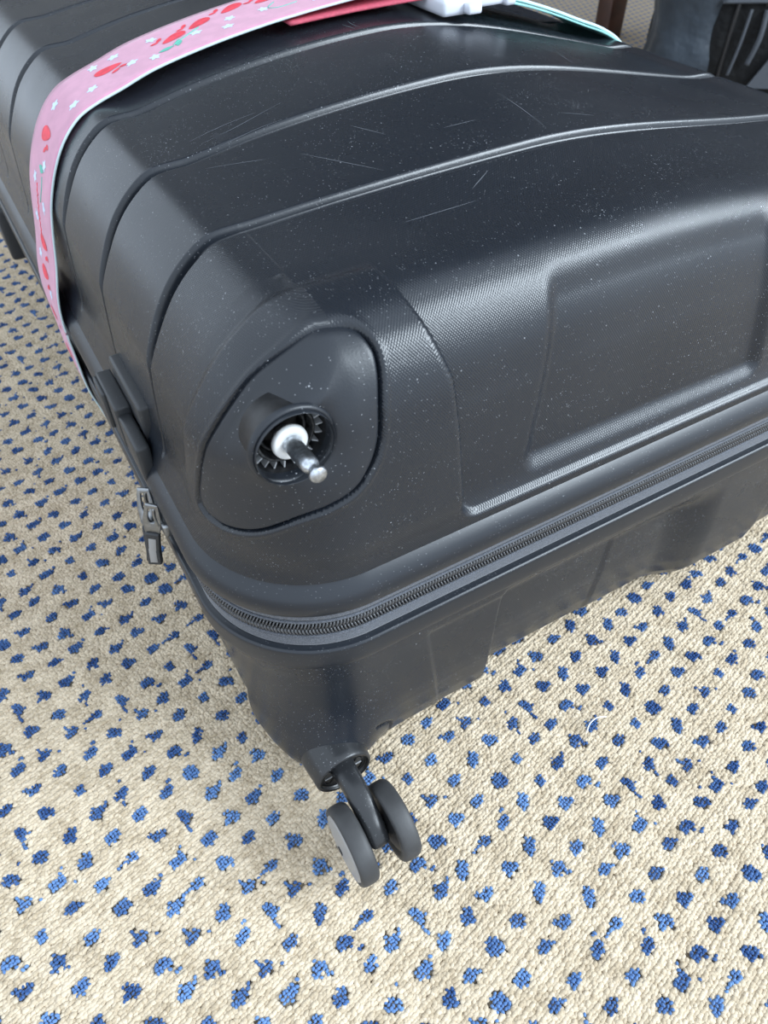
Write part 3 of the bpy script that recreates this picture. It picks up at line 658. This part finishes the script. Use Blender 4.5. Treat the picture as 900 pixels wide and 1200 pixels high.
# ================================================================= CARPET
LA, LB, LO = np.array([.02706, -.01650]), np.array([.020676, .005089]), np.array([.21369, -.05629])
BDIR = LB / np.linalg.norm(LB); BPER = np.array([-BDIR[1], BDIR[0]])
def yarn(name, dark, light, rough=.95):
    s = NT(name); oi = s.n('ShaderNodeObjectInfo'); tc = s.n('ShaderNodeTexCoord'); geo = s.n('ShaderNodeNewGeometry')
    nz = s.n('ShaderNodeTexNoise', i_Scale=900.0, i_Detail=3.0); s.l(geo.outputs['Position'], nz.inputs['Vector'])
    n2 = s.n('ShaderNodeTexNoise', i_Scale=55.0, i_Detail=4.0); s.l(geo.outputs['Position'], n2.inputs['Vector'])
    f = s.math('ADD', s.math('MULTIPLY', oi.outputs['Random'], .30), s.math('ADD', s.math('MULTIPLY', nz.outputs[0], .45), s.math('MULTIPLY', n2.outputs[0], .75)))
    s.l(s.mix(s.ramp(f, .42, 1.02), (*dark, 1), (*light, 1)), s.b.inputs['Base Color']); s.b.inputs['Roughness'].default_value = rough
    s.b.inputs['Specular IOR Level'].default_value = .15; s.b.inputs['Sheen Weight'].default_value = .15
    bp = s.n('ShaderNodeBump', i_Strength=.6, i_Distance=.0004); s.l(nz.outputs[0], bp.inputs['Height']); s.l(bp.outputs[0], s.b.inputs['Normal']); return s.m
M_BEIGE = yarn('beige_wool', (.41, .325, .22), (.67, .56, .415))
M_BLUE = yarn('blue_wool', (.018, .058, .19), (.14, .265, .51))
def floor_mat():
    """far floor: same beige ground with the blue dot lattice where single tufts can no longer be told apart"""
    s = NT('carpet_ground'); tc = s.n('ShaderNodeTexCoord'); sx = s.n('ShaderNodeSeparateXYZ'); s.l(tc.outputs['Object'], sx.inputs[0])
    B = np.linalg.inv(np.stack([LA, LB], 1)); co = []
    for r in (0, 1):
        e = s.math('ADD', s.math('MULTIPLY', s.math('SUBTRACT', sx.outputs[0], float(LO[0])), float(B[r, 0])), s.math('MULTIPLY', s.math('SUBTRACT', sx.outputs[1], float(LO[1])), float(B[r, 1])))
        e = s.math('SUBTRACT', e, s.math('ROUND', e)); co.append(e)
    dx = s.math('ADD', s.math('MULTIPLY', co[0], float(LA[0])), s.math('MULTIPLY', co[1], float(LB[0]))); dy = s.math('ADD', s.math('MULTIPLY', co[0], float(LA[1])), s.math('MULTIPLY', co[1], float(LB[1])))
    dist = s.math('SQRT', s.math('ADD', s.math('MULTIPLY', dx, dx), s.math('MULTIPLY', dy, dy)))
    nz = s.n('ShaderNodeTexNoise', i_Scale=260.0, i_Detail=3.0); s.l(tc.outputs['Object'], nz.inputs['Vector'])
    far = s.math('MAXIMUM', s.math('GREATER_THAN', sx.outputs[1], 1.02), s.math('MAXIMUM', s.math('GREATER_THAN', sx.outputs[0], .80), s.math('MAXIMUM', s.math('LESS_THAN', sx.outputs[0], -.36), s.math('LESS_THAN', sx.outputs[1], -.40))))
    dot = s.math('MULTIPLY', s.math('LESS_THAN', s.math('ADD', dist, s.math('MULTIPLY', nz.outputs[0], .004)), .0075), far)
    base = s.mix(nz.outputs[0], (.44, .35, .235, 1), (.66, .55, .40, 1))
    s.l(s.mix(dot, base, (.07, .16, .40, 1)), s.b.inputs['Base Color']); s.b.inputs['Roughness'].default_value = .95; s.b.inputs['Specular IOR Level'].default_value = .1
    bp = s.n('ShaderNodeBump', i_Strength=1.0, i_Distance=.003); s.l(nz.outputs[0], bp.inputs['Height']); s.l(bp.outputs[0], s.b.inputs['Normal']); return s.m
bm = bmesh.new(); bmesh.ops.create_grid(bm, x_segments=8, y_segments=8, size=3.0)
for v in bm.verts: v.co.z = -.0032; v.co.x += .8; v.co.y += 1.2
floor = link('floor', bm_mesh('floor', bm), floor_mat()); tag(floor, 'beige ribbed loop-pile carpet woven with rows of small blue dots', 'carpet', kind='structure')
X0, X1, Y0, Y1 = -.34, .76, -.38, 1.02
def under_case(x, y): return (x > .075) & (x < W - .045) & (y > .055) & (y < .75)
# tuft shapes on the fine loop grid
COLP, ROWP = .021292 / 10, .0225 / 10
def tuft_cells(rs):
    c = set(); rx, ry = rs.uniform(1.9, 2.7), rs.uniform(1.7, 2.4); sk = rs.uniform(-.35, .35)
    for i in range(-6, 7):
        for j in range(-6, 7):
            if ((i + sk * j) / rx)**2 + (j / ry)**2 < rs.uniform(.70, 1.15): c.add((i, j))
    if rs.random() < .5:                              # a trailing corner
        a = rs.uniform(0, 6.28); 
        for k in range(2, int(rs.integers(4, 7))): c.add((int(round(k * math.cos(a))), int(round(k * math.sin(a)))))
    if rs.random() < .25:                              # stray blue loops nearby
        a = rs.uniform(0, 6.28); k = rs.uniform(4.2, 5.4); p = (int(round(k * math.cos(a))), int(round(k * math.sin(a)))); c.add(p)
        if rs.random() < .5: c.add((p[0] + 1, p[1]))
    return sorted(c)
VAR = [tuft_cells(np.random.default_rng(100 + i)) for i in range(26)]
ico = bmesh.new(); bmesh.ops.create_icosphere(ico, subdivisions=2, radius=1); ico.verts.ensure_lookup_table()
ICV = np.array([v.co[:] for v in ico.verts]); ICF = np.array([[v.index for v in f.verts] for f in ico.faces]); ico.free()
keep = ICV[ICF][:, :, 2].mean(1) > -.35; ICF = ICF[keep]
def tuft_arrays(cells, seed):
    rs = np.random.default_rng(seed); V, Fc, k = [], [], 0
    for (i, j) in cells:
        p = BDIR * i * COLP + BPER * j * ROWP + rs.normal(0, .00025, 2); s_ = rs.uniform(.85, 1.15); th = rs.uniform(0, 3.14); c, sn = math.cos(th), math.sin(th)
        q = ICV * np.array([.00142, .00102, .0016]) * s_; q = np.stack([q[:, 0] * c - q[:, 1] * sn, q[:, 0] * sn + q[:, 1] * c, q[:, 2]], 1)
        V.append(q + np.array([p[0], p[1], .0004 + rs.uniform(-.0003, .0007)])); Fc.append(ICF + k); k += len(ICV)
    return np.concatenate(V), np.concatenate(Fc)
TV = [tuft_arrays(c, 500 + i) for i, c in enumerate(VAR)]
TME = []
for V_, F_ in TV:
    me = np_mesh('blue_tuft', V_, None, F_); me.materials.append(M_BLUE); me.polygons.foreach_set('use_smooth', np.ones(len(me.polygons), bool)); TME.append(me)
spots = []
for i in range(-70, 71):
    for j in range(-90, 91):
        p = LO + i * LA + j * LB
        if X0 - .02 < p[0] < X1 + .04 and Y0 - .02 < p[1] < Y1 and not ((.085 < p[0] < W - .055) and (.065 < p[1] < .74)):
            rs = np.random.default_rng(abs(i * 7919 + j * 104729) + 11); spots.append((p + rs.normal(0, .0011, 2), int(rs.integers(0, len(VAR)))))
# nearest to where the photograph is taken first; those hidden behind the case come later
def seen(p):
    return (p[0] < .06 and p[1] > -.10 and p[0] > -.24 + .22 * p[1] - .03) or (p[1] < .03 and p[0] > -.24 and p[1] > -.12 - .62 * p[0] - .16 and p[0] < .56)
spots.sort(key=lambda s: (not seen(s[0]), np.hypot(s[0][0] - CAM.x, s[0][1] - CAM.y)))
for k, (p, v) in enumerate(spots[:300]):
    o = bpy.data.objects.new('blue_tuft', TME[v]); COL.objects.link(o); o.parent = floor; o.location = (p[0], p[1], 0)
V, Fc, k = [], [], 0
for p, v in spots[300:]:
    a, b_ = TV[v]; V.append(a + np.array([p[0], p[1], 0])); Fc.append(b_ + k); k += len(a)
o = link('blue_tufts', np_mesh('blue_tufts', np.concatenate(V), None, np.concatenate(Fc)), M_BLUE, floor); o['kind'] = 'stuff'
# beige loops: one point cloud, an arched loop on every point
def beige_points():
    a = np.arange(-900, 900); A_, B_ = np.meshgrid(a, a, indexing='ij')
    px = LO[0] + BDIR[0] * A_ * COLP + BPER[0] * B_ * ROWP; py = LO[1] + BDIR[1] * A_ * COLP + BPER[1] * B_ * ROWP
    ok = (px > X0) & (px < X1) & (py > Y0) & (py < Y1) & ~under_case(px, py)
    px, py, row = px[ok], py[ok], B_[ok]
    px = px + RNG.normal(0, .00032, px.shape); py = py + RNG.normal(0, .00032, py.shape)
    # drop the ones standing where blue yarn comes up
    cell = .0016; occ = set()
    for p, v in spots:
        for (i, j) in VAR[v]:
            q = p + BDIR * i * COLP + BPER * j * ROWP
            for dx in (-.0005, .0005):
                for dy in (-.0005, .0005): occ.add((int(math.floor((q[0] + dx) / cell)), int(math.floor((q[1] + dy) / cell))))
    key = (np.floor(px / cell).astype(np.int64) + 100000) * 1000003 + np.floor(py / cell).astype(np.int64) + 100000
    ok_ = np.array([(a_ + 100000) * 1000003 + b_ + 100000 for a_, b_ in occ], np.int64); m = ~np.isin(key, ok_)
    px, py, row = px[m], py[m], row[m]
    rib = np.where(row % 2 == 0, .0002, -.0002) + .0005 * np.sin(px * 60 + 1) * np.sin(py * 47)
    return np.stack([px, py, -.0006 + rib + RNG.normal(0, .00022, px.shape)], 1)
BP = beige_points(); nb = len(BP)
me = bpy.data.meshes.new('beige_pile'); me.vertices.add(nb); me.vertices.foreach_set('co', BP.astype(np.float32).ravel())
sc = np.stack([RNG.uniform(.0019, .0028, nb), RNG.uniform(.0015, .0020, nb), RNG.uniform(.0016, .0020, nb)], 1).astype(np.float32)
rt_ = np.stack([RNG.normal(0, .25, nb), RNG.normal(0, .25, nb), math.atan2(BDIR[1], BDIR[0]) + RNG.normal(0, .5, nb)], 1).astype(np.float32)
for nm, arr in (('loop_scale', sc), ('loop_rotation', rt_)):
    at = me.attributes.new(nm, 'FLOAT_VECTOR', 'POINT'); at.data.foreach_set('vector', arr.ravel())
pile = link('beige_pile', me, M_BEIGE, floor); pile['kind'] = 'stuff'
ng = bpy.data.node_groups.new('loop_pile', 'GeometryNodeTree'); ng.interface.new_socket('Geometry', in_out='INPUT', socket_type='NodeSocketGeometry'); ng.interface.new_socket('Geometry', in_out='OUTPUT', socket_type='NodeSocketGeometry')
N_ = ng.nodes; gi = N_.new('NodeGroupInput'); go = N_.new('NodeGroupOutput'); ip = N_.new('GeometryNodeInstanceOnPoints'); ics = N_.new('GeometryNodeMeshIcoSphere'); ics.inputs['Radius'].default_value = 1; ics.inputs['Subdivisions'].default_value = 2
ss = N_.new('GeometryNodeSetShadeSmooth'); sm = N_.new('GeometryNodeSetMaterial'); sm.inputs['Material'].default_value = M_BEIGE
a1 = N_.new('GeometryNodeInputNamedAttribute'); a1.data_type = 'FLOAT_VECTOR'; a1.inputs['Name'].default_value = 'loop_scale'
a2 = N_.new('GeometryNodeInputNamedAttribute'); a2.data_type = 'FLOAT_VECTOR'; a2.inputs['Name'].default_value = 'loop_rotation'
lk = ng.links.new; lk(gi.outputs[0], ip.inputs['Points']); lk(ics.outputs['Mesh'], ss.inputs[0]); lk(ss.outputs[0], sm.inputs[0]); lk(sm.outputs[0], ip.inputs['Instance'])
lk(a1.outputs[0], ip.inputs['Scale']); lk(a2.outputs[0], ip.inputs['Rotation']); lk(ip.outputs[0], go.inputs[0])
md = pile.modifiers.new('loops', 'NODES'); md.node_group = ng

# a stray white thread on the carpet
M_THREAD = simple('white_thread', (.85, .85, .83), .7)
tp = smooth_path([(.2235, -.0555, .0040), (.2300, -.0515, .0052), (.2375, -.0505, .0056), (.2450, -.0530, .0042)], 8)
tag(link('loose_thread', tube_mesh('loose_thread', tp, .00045, 6), M_THREAD), 'short curved white thread lying on the carpet right of the wheels', 'thread')

# ================================================================= BACKGROUND: table leg, backpack, cabinet
M_WOOD = simple('dark_stained_wood', (.060, .022, .012), .35, noise=(18, .35))
M_DWOOD = simple('black_brown_wood', (.016, .010, .008), .4, noise=(12, .3))
tb = tag(empty('wooden_table', (1.905, 1.755, 0)), 'dark brown wooden table leg standing on the carpet behind the suitcase', 'table')
def tpart(name, me, mat, parent=tb): return link(name, me, mat, parent)
bm = bmesh.new(); bm_box(bm, 0, 0, .725, .98, .90, .035); tpart('tabletop', bm_mesh('tabletop', bm, .006, 2), M_WOOD)
bm = bmesh.new(); bm_box(bm, 0, 0, .670, .62, .62, .075); tpart('apron', bm_mesh('apron', bm, .004, 2), M_WOOD)
def leg(dx, dy):
    bm = bmesh.new(); vs_ = bm_box(bm, 0, 0, 0, 1, 1, 1)
    for v in vs_:
        top = v.co.z > 0; s_ = .034 if top else .024
        cx = dx * (.28 if top else .40); cy = dy * (.28 if top else .40)
        v.co = Vector((cx + (1 if v.co.x > 0 else -1) * s_, cy + (1 if v.co.y > 0 else -1) * s_, .70 if top else -.002))
    return bm_mesh('leg', bm, .004, 2)
for dx in (-1, 1):
    for dy in (-1, 1): tpart('leg', leg(dx, dy), M_WOOD)
cb = tag(empty('cabinet', (1.6, 2.80, 0)), 'nearly black wooden cabinet far behind the table leg', 'cabinet')
bm = bmesh.new(); bm_box(bm, 0, 0, .44, 1.6, .45, .80); link('body', bm_mesh('body', bm, .004, 2), M_DWOOD, cb)
bm = bmesh.new(); bm_box(bm, 0, .02, .02, 1.54, .40, .046); link('plinth', bm_mesh('plinth', bm, .003, 1), M_DWOOD, cb)
for dx in (-.4, .4):
    bm = bmesh.new(); bm_box(bm, dx, -.232, .45, .76, .018, .72); d_ = link('door', bm_mesh('door', bm, .003, 2), M_DWOOD, cb)
    bm = bmesh.new(); bm_box(bm, dx * .12, -.250, .50, .014, .020, .10); link('handle', bm_mesh('handle', bm, .003, 2), M_GUN, d_)

M_NYL = simple('black_nylon_fabric', (.0045, .005, .006), .7, spec=.2, noise=(7, .5), bump=(26, .012), sheen=.05)
M_NYLB = simple('blue_black_nylon', (.018, .025, .034), .5, spec=.3, noise=(9, .4), bump=(16, .012), sheen=.1)
M_WEB = simple('grey_webbing', (.045, .052, .064), .7, bump=(700, .0005))
M_PIPE = simple('black_piping', (.006, .006, .007), .5)
M_CLIP = simple('light_grey_clip', (.42, .50, .52), .4)
bp_ = tag(empty('backpack', (1.535, .945, 0), math.radians(-38)), 'black nylon backpack with grey webbing straps standing on the carpet behind the suitcase', 'backpack')
def soft_box(name, c, s, mat, parent, r=.05, wob=.006, seed=0, n=14):
    """rounded fabric volume with slack folds"""
    rs = np.random.default_rng(seed); bm = bmesh.new(); bmesh.ops.create_cube(bm, size=1); bmesh.ops.subdivide_edges(bm, edges=bm.edges[:], cuts=n, use_grid_fill=True)
    ph = rs.uniform(0, 6, 6); h = np.array(s) / 2
    for v in bm.verts:
        p = np.array(v.co[:]) * 2 * h; q = np.clip(p, -(h - r), h - r); d = p - q; ln = np.linalg.norm(d)
        if ln > 1e-9: p = q + d / ln * r
        nrm = d / ln if ln > 1e-9 else np.zeros(3)
        p = p + nrm * wob * (math.sin(p[0] * 34 + ph[0] + 9 * p[2]) + math.sin(p[2] * 41 + ph[1] - 12 * p[0]) + .6 * math.sin(p[1] * 55 + ph[2]))
        p[2] = max(p[2], -h[2]); v.co = Vector(p + np.array(c))
    return link(name, bm_mesh(name, bm), mat, parent)
body = soft_box('body', (.03, 0, .245), (.50, .22, .49), M_NYL, bp_, .07, .004, 1)
soft_box('front_pocket', (.045, -.125, .145), (.27, .07, .27), M_NYL, bp_, .032, .003, 2)
soft_box('side_panel', (-.165, -.090, .20), (.13, .13, .40), M_NYLB, bp_, .045, .006, 3)
def path_part(name, pts, rad, mat, parent=bp_): return link(name, tube_mesh(name, smooth_path(pts, 6), rad, 8), mat, parent)
path_part('piping', [(-.10, -.157, .02), (-.100, -.160, .12), (-.095, -.158, .24), (-.085, -.140, .36)], .004, M_PIPE)
path_part('pocket_zip', [(-.075, -.163, .175), (.03, -.166, .178), (.13, -.164, .172), (.165, -.150, .165)], .0035, M_WEB)
path_part('draw_cord', [(-.020, -.168, .165), (-.024, -.172, .11), (-.030, -.168, .055)], .003, M_WEB)
path_part('draw_cord', [(.008, -.168, .165), (.008, -.174, .12), (.000, -.170, .075)], .005, M_WEB)
path_part('piping', [(-.05, -.166, .17), (-.045, -.150, .26), (-.03, -.125, .36)], .003, M_PIPE)
def webbing(name, pts, wid, mat):
    pts = smooth_path(pts, 5); n = len(pts); V = []
    for p in pts: V += [(p[0] - wid / 2, p[1], p[2]), (p[0] + wid / 2, p[1], p[2]), (p[0] + wid / 2, p[1] + .003, p[2]), (p[0] - wid / 2, p[1] + .003, p[2])]
    I = np.arange(n * 4).reshape(n, 4); I = np.concatenate([I, I[:, :1]], 1); me = np_mesh(name, V, grid_quads(I)); bm = bmesh.new(); bm.from_mesh(me); bmesh.ops.holes_fill(bm, edges=bm.edges, sides=6)
    return link(name, bm_mesh(name, bm), mat, bp_, smooth=False)
webbing('compression_strap', [(.080, -.166, .17), (.062, -.176, .13), (.045, -.176, .09)], .008, M_WEB)
bm = bmesh.new(); tri = [(.045, .10), (.085, .035), (.010, .035)]
f_ = [bm.verts.new((x, -.174, z)) for x, z in tri]; g_ = [bm.verts.new((x, -.170, z)) for x, z in tri]
bm.faces.new(f_); bm.faces.new(g_[::-1])
for i in range(3): bm.faces.new((f_[i], g_[i], g_[(i + 1) % 3], f_[(i + 1) % 3]))
link('strap_anchor', bm_mesh('strap_anchor', bm), M_WEB, bp_, smooth=False)
webbing('shoulder_strap', [(-.10, .115, .46), (-.11, .150, .30), (-.12, .125, .06)], .05, M_NYL); webbing('shoulder_strap', [(.10, .115, .46), (.11, .150, .30), (.12, .125, .06)], .05, M_NYL)
bm = bmesh.new(); bm_box(bm, -.015, -.150, .262, .050, .018, .016); link('clip', bm_mesh('clip', bm, .004, 2), M_CLIP, bp_)
path_part('haul_loop', [(-.04, .06, .485), (-.03, .06, .525), (.03, .06, .525), (.04, .06, .485)], .006, M_WEB)

for o in bp_.children:
    if o.name.split('.')[0] in ('front_pocket', 'pocket_zip', 'draw_cord', 'compression_strap', 'strap_anchor', 'clip'): o.location.x = -.055
    if o.name.split('.')[0] == 'side_panel': o.location.x = -.012
# ================================================================= walls and ceiling added out of view for shade and reflections
M_WALL = simple('matt_wall_paint', (.27, .26, .25), .9, noise=(3, .05))
def slab(name, x0, x1, y0, y1, z0, z1, mat, label, cat):
    bm = bmesh.new(); bm_box(bm, (x0 + x1) / 2, (y0 + y1) / 2, (z0 + z1) / 2, x1 - x0, y1 - y0, z1 - z0)
    return tag(link(name, bm_mesh(name, bm), mat, None, False), label, cat, kind='structure')
slab('added_wall_right', 2.45, 2.55, -.20, 3.25, -.0032, 2.5, M_WALL, 'plain matt wall added out of view to shade the far corner', 'wall')  # added blocker: keeps window light off the backpack and floor behind it
slab('added_wall_back', -.35, 2.45, 3.15, 3.25, -.0032, 2.5, M_WALL, 'plain matt wall added out of view to darken reflections in the suitcase', 'wall')  # added for the lid to reflect; left end kept open for brighter reflections
slab('ceiling', -.10, 2.55, .20, 3.25, 2.5, 2.6, M_WALL, 'plain matt ceiling added out of view to dim light from above', 'ceiling')  # added to dim overhead light, cut short so the left floor stays bright
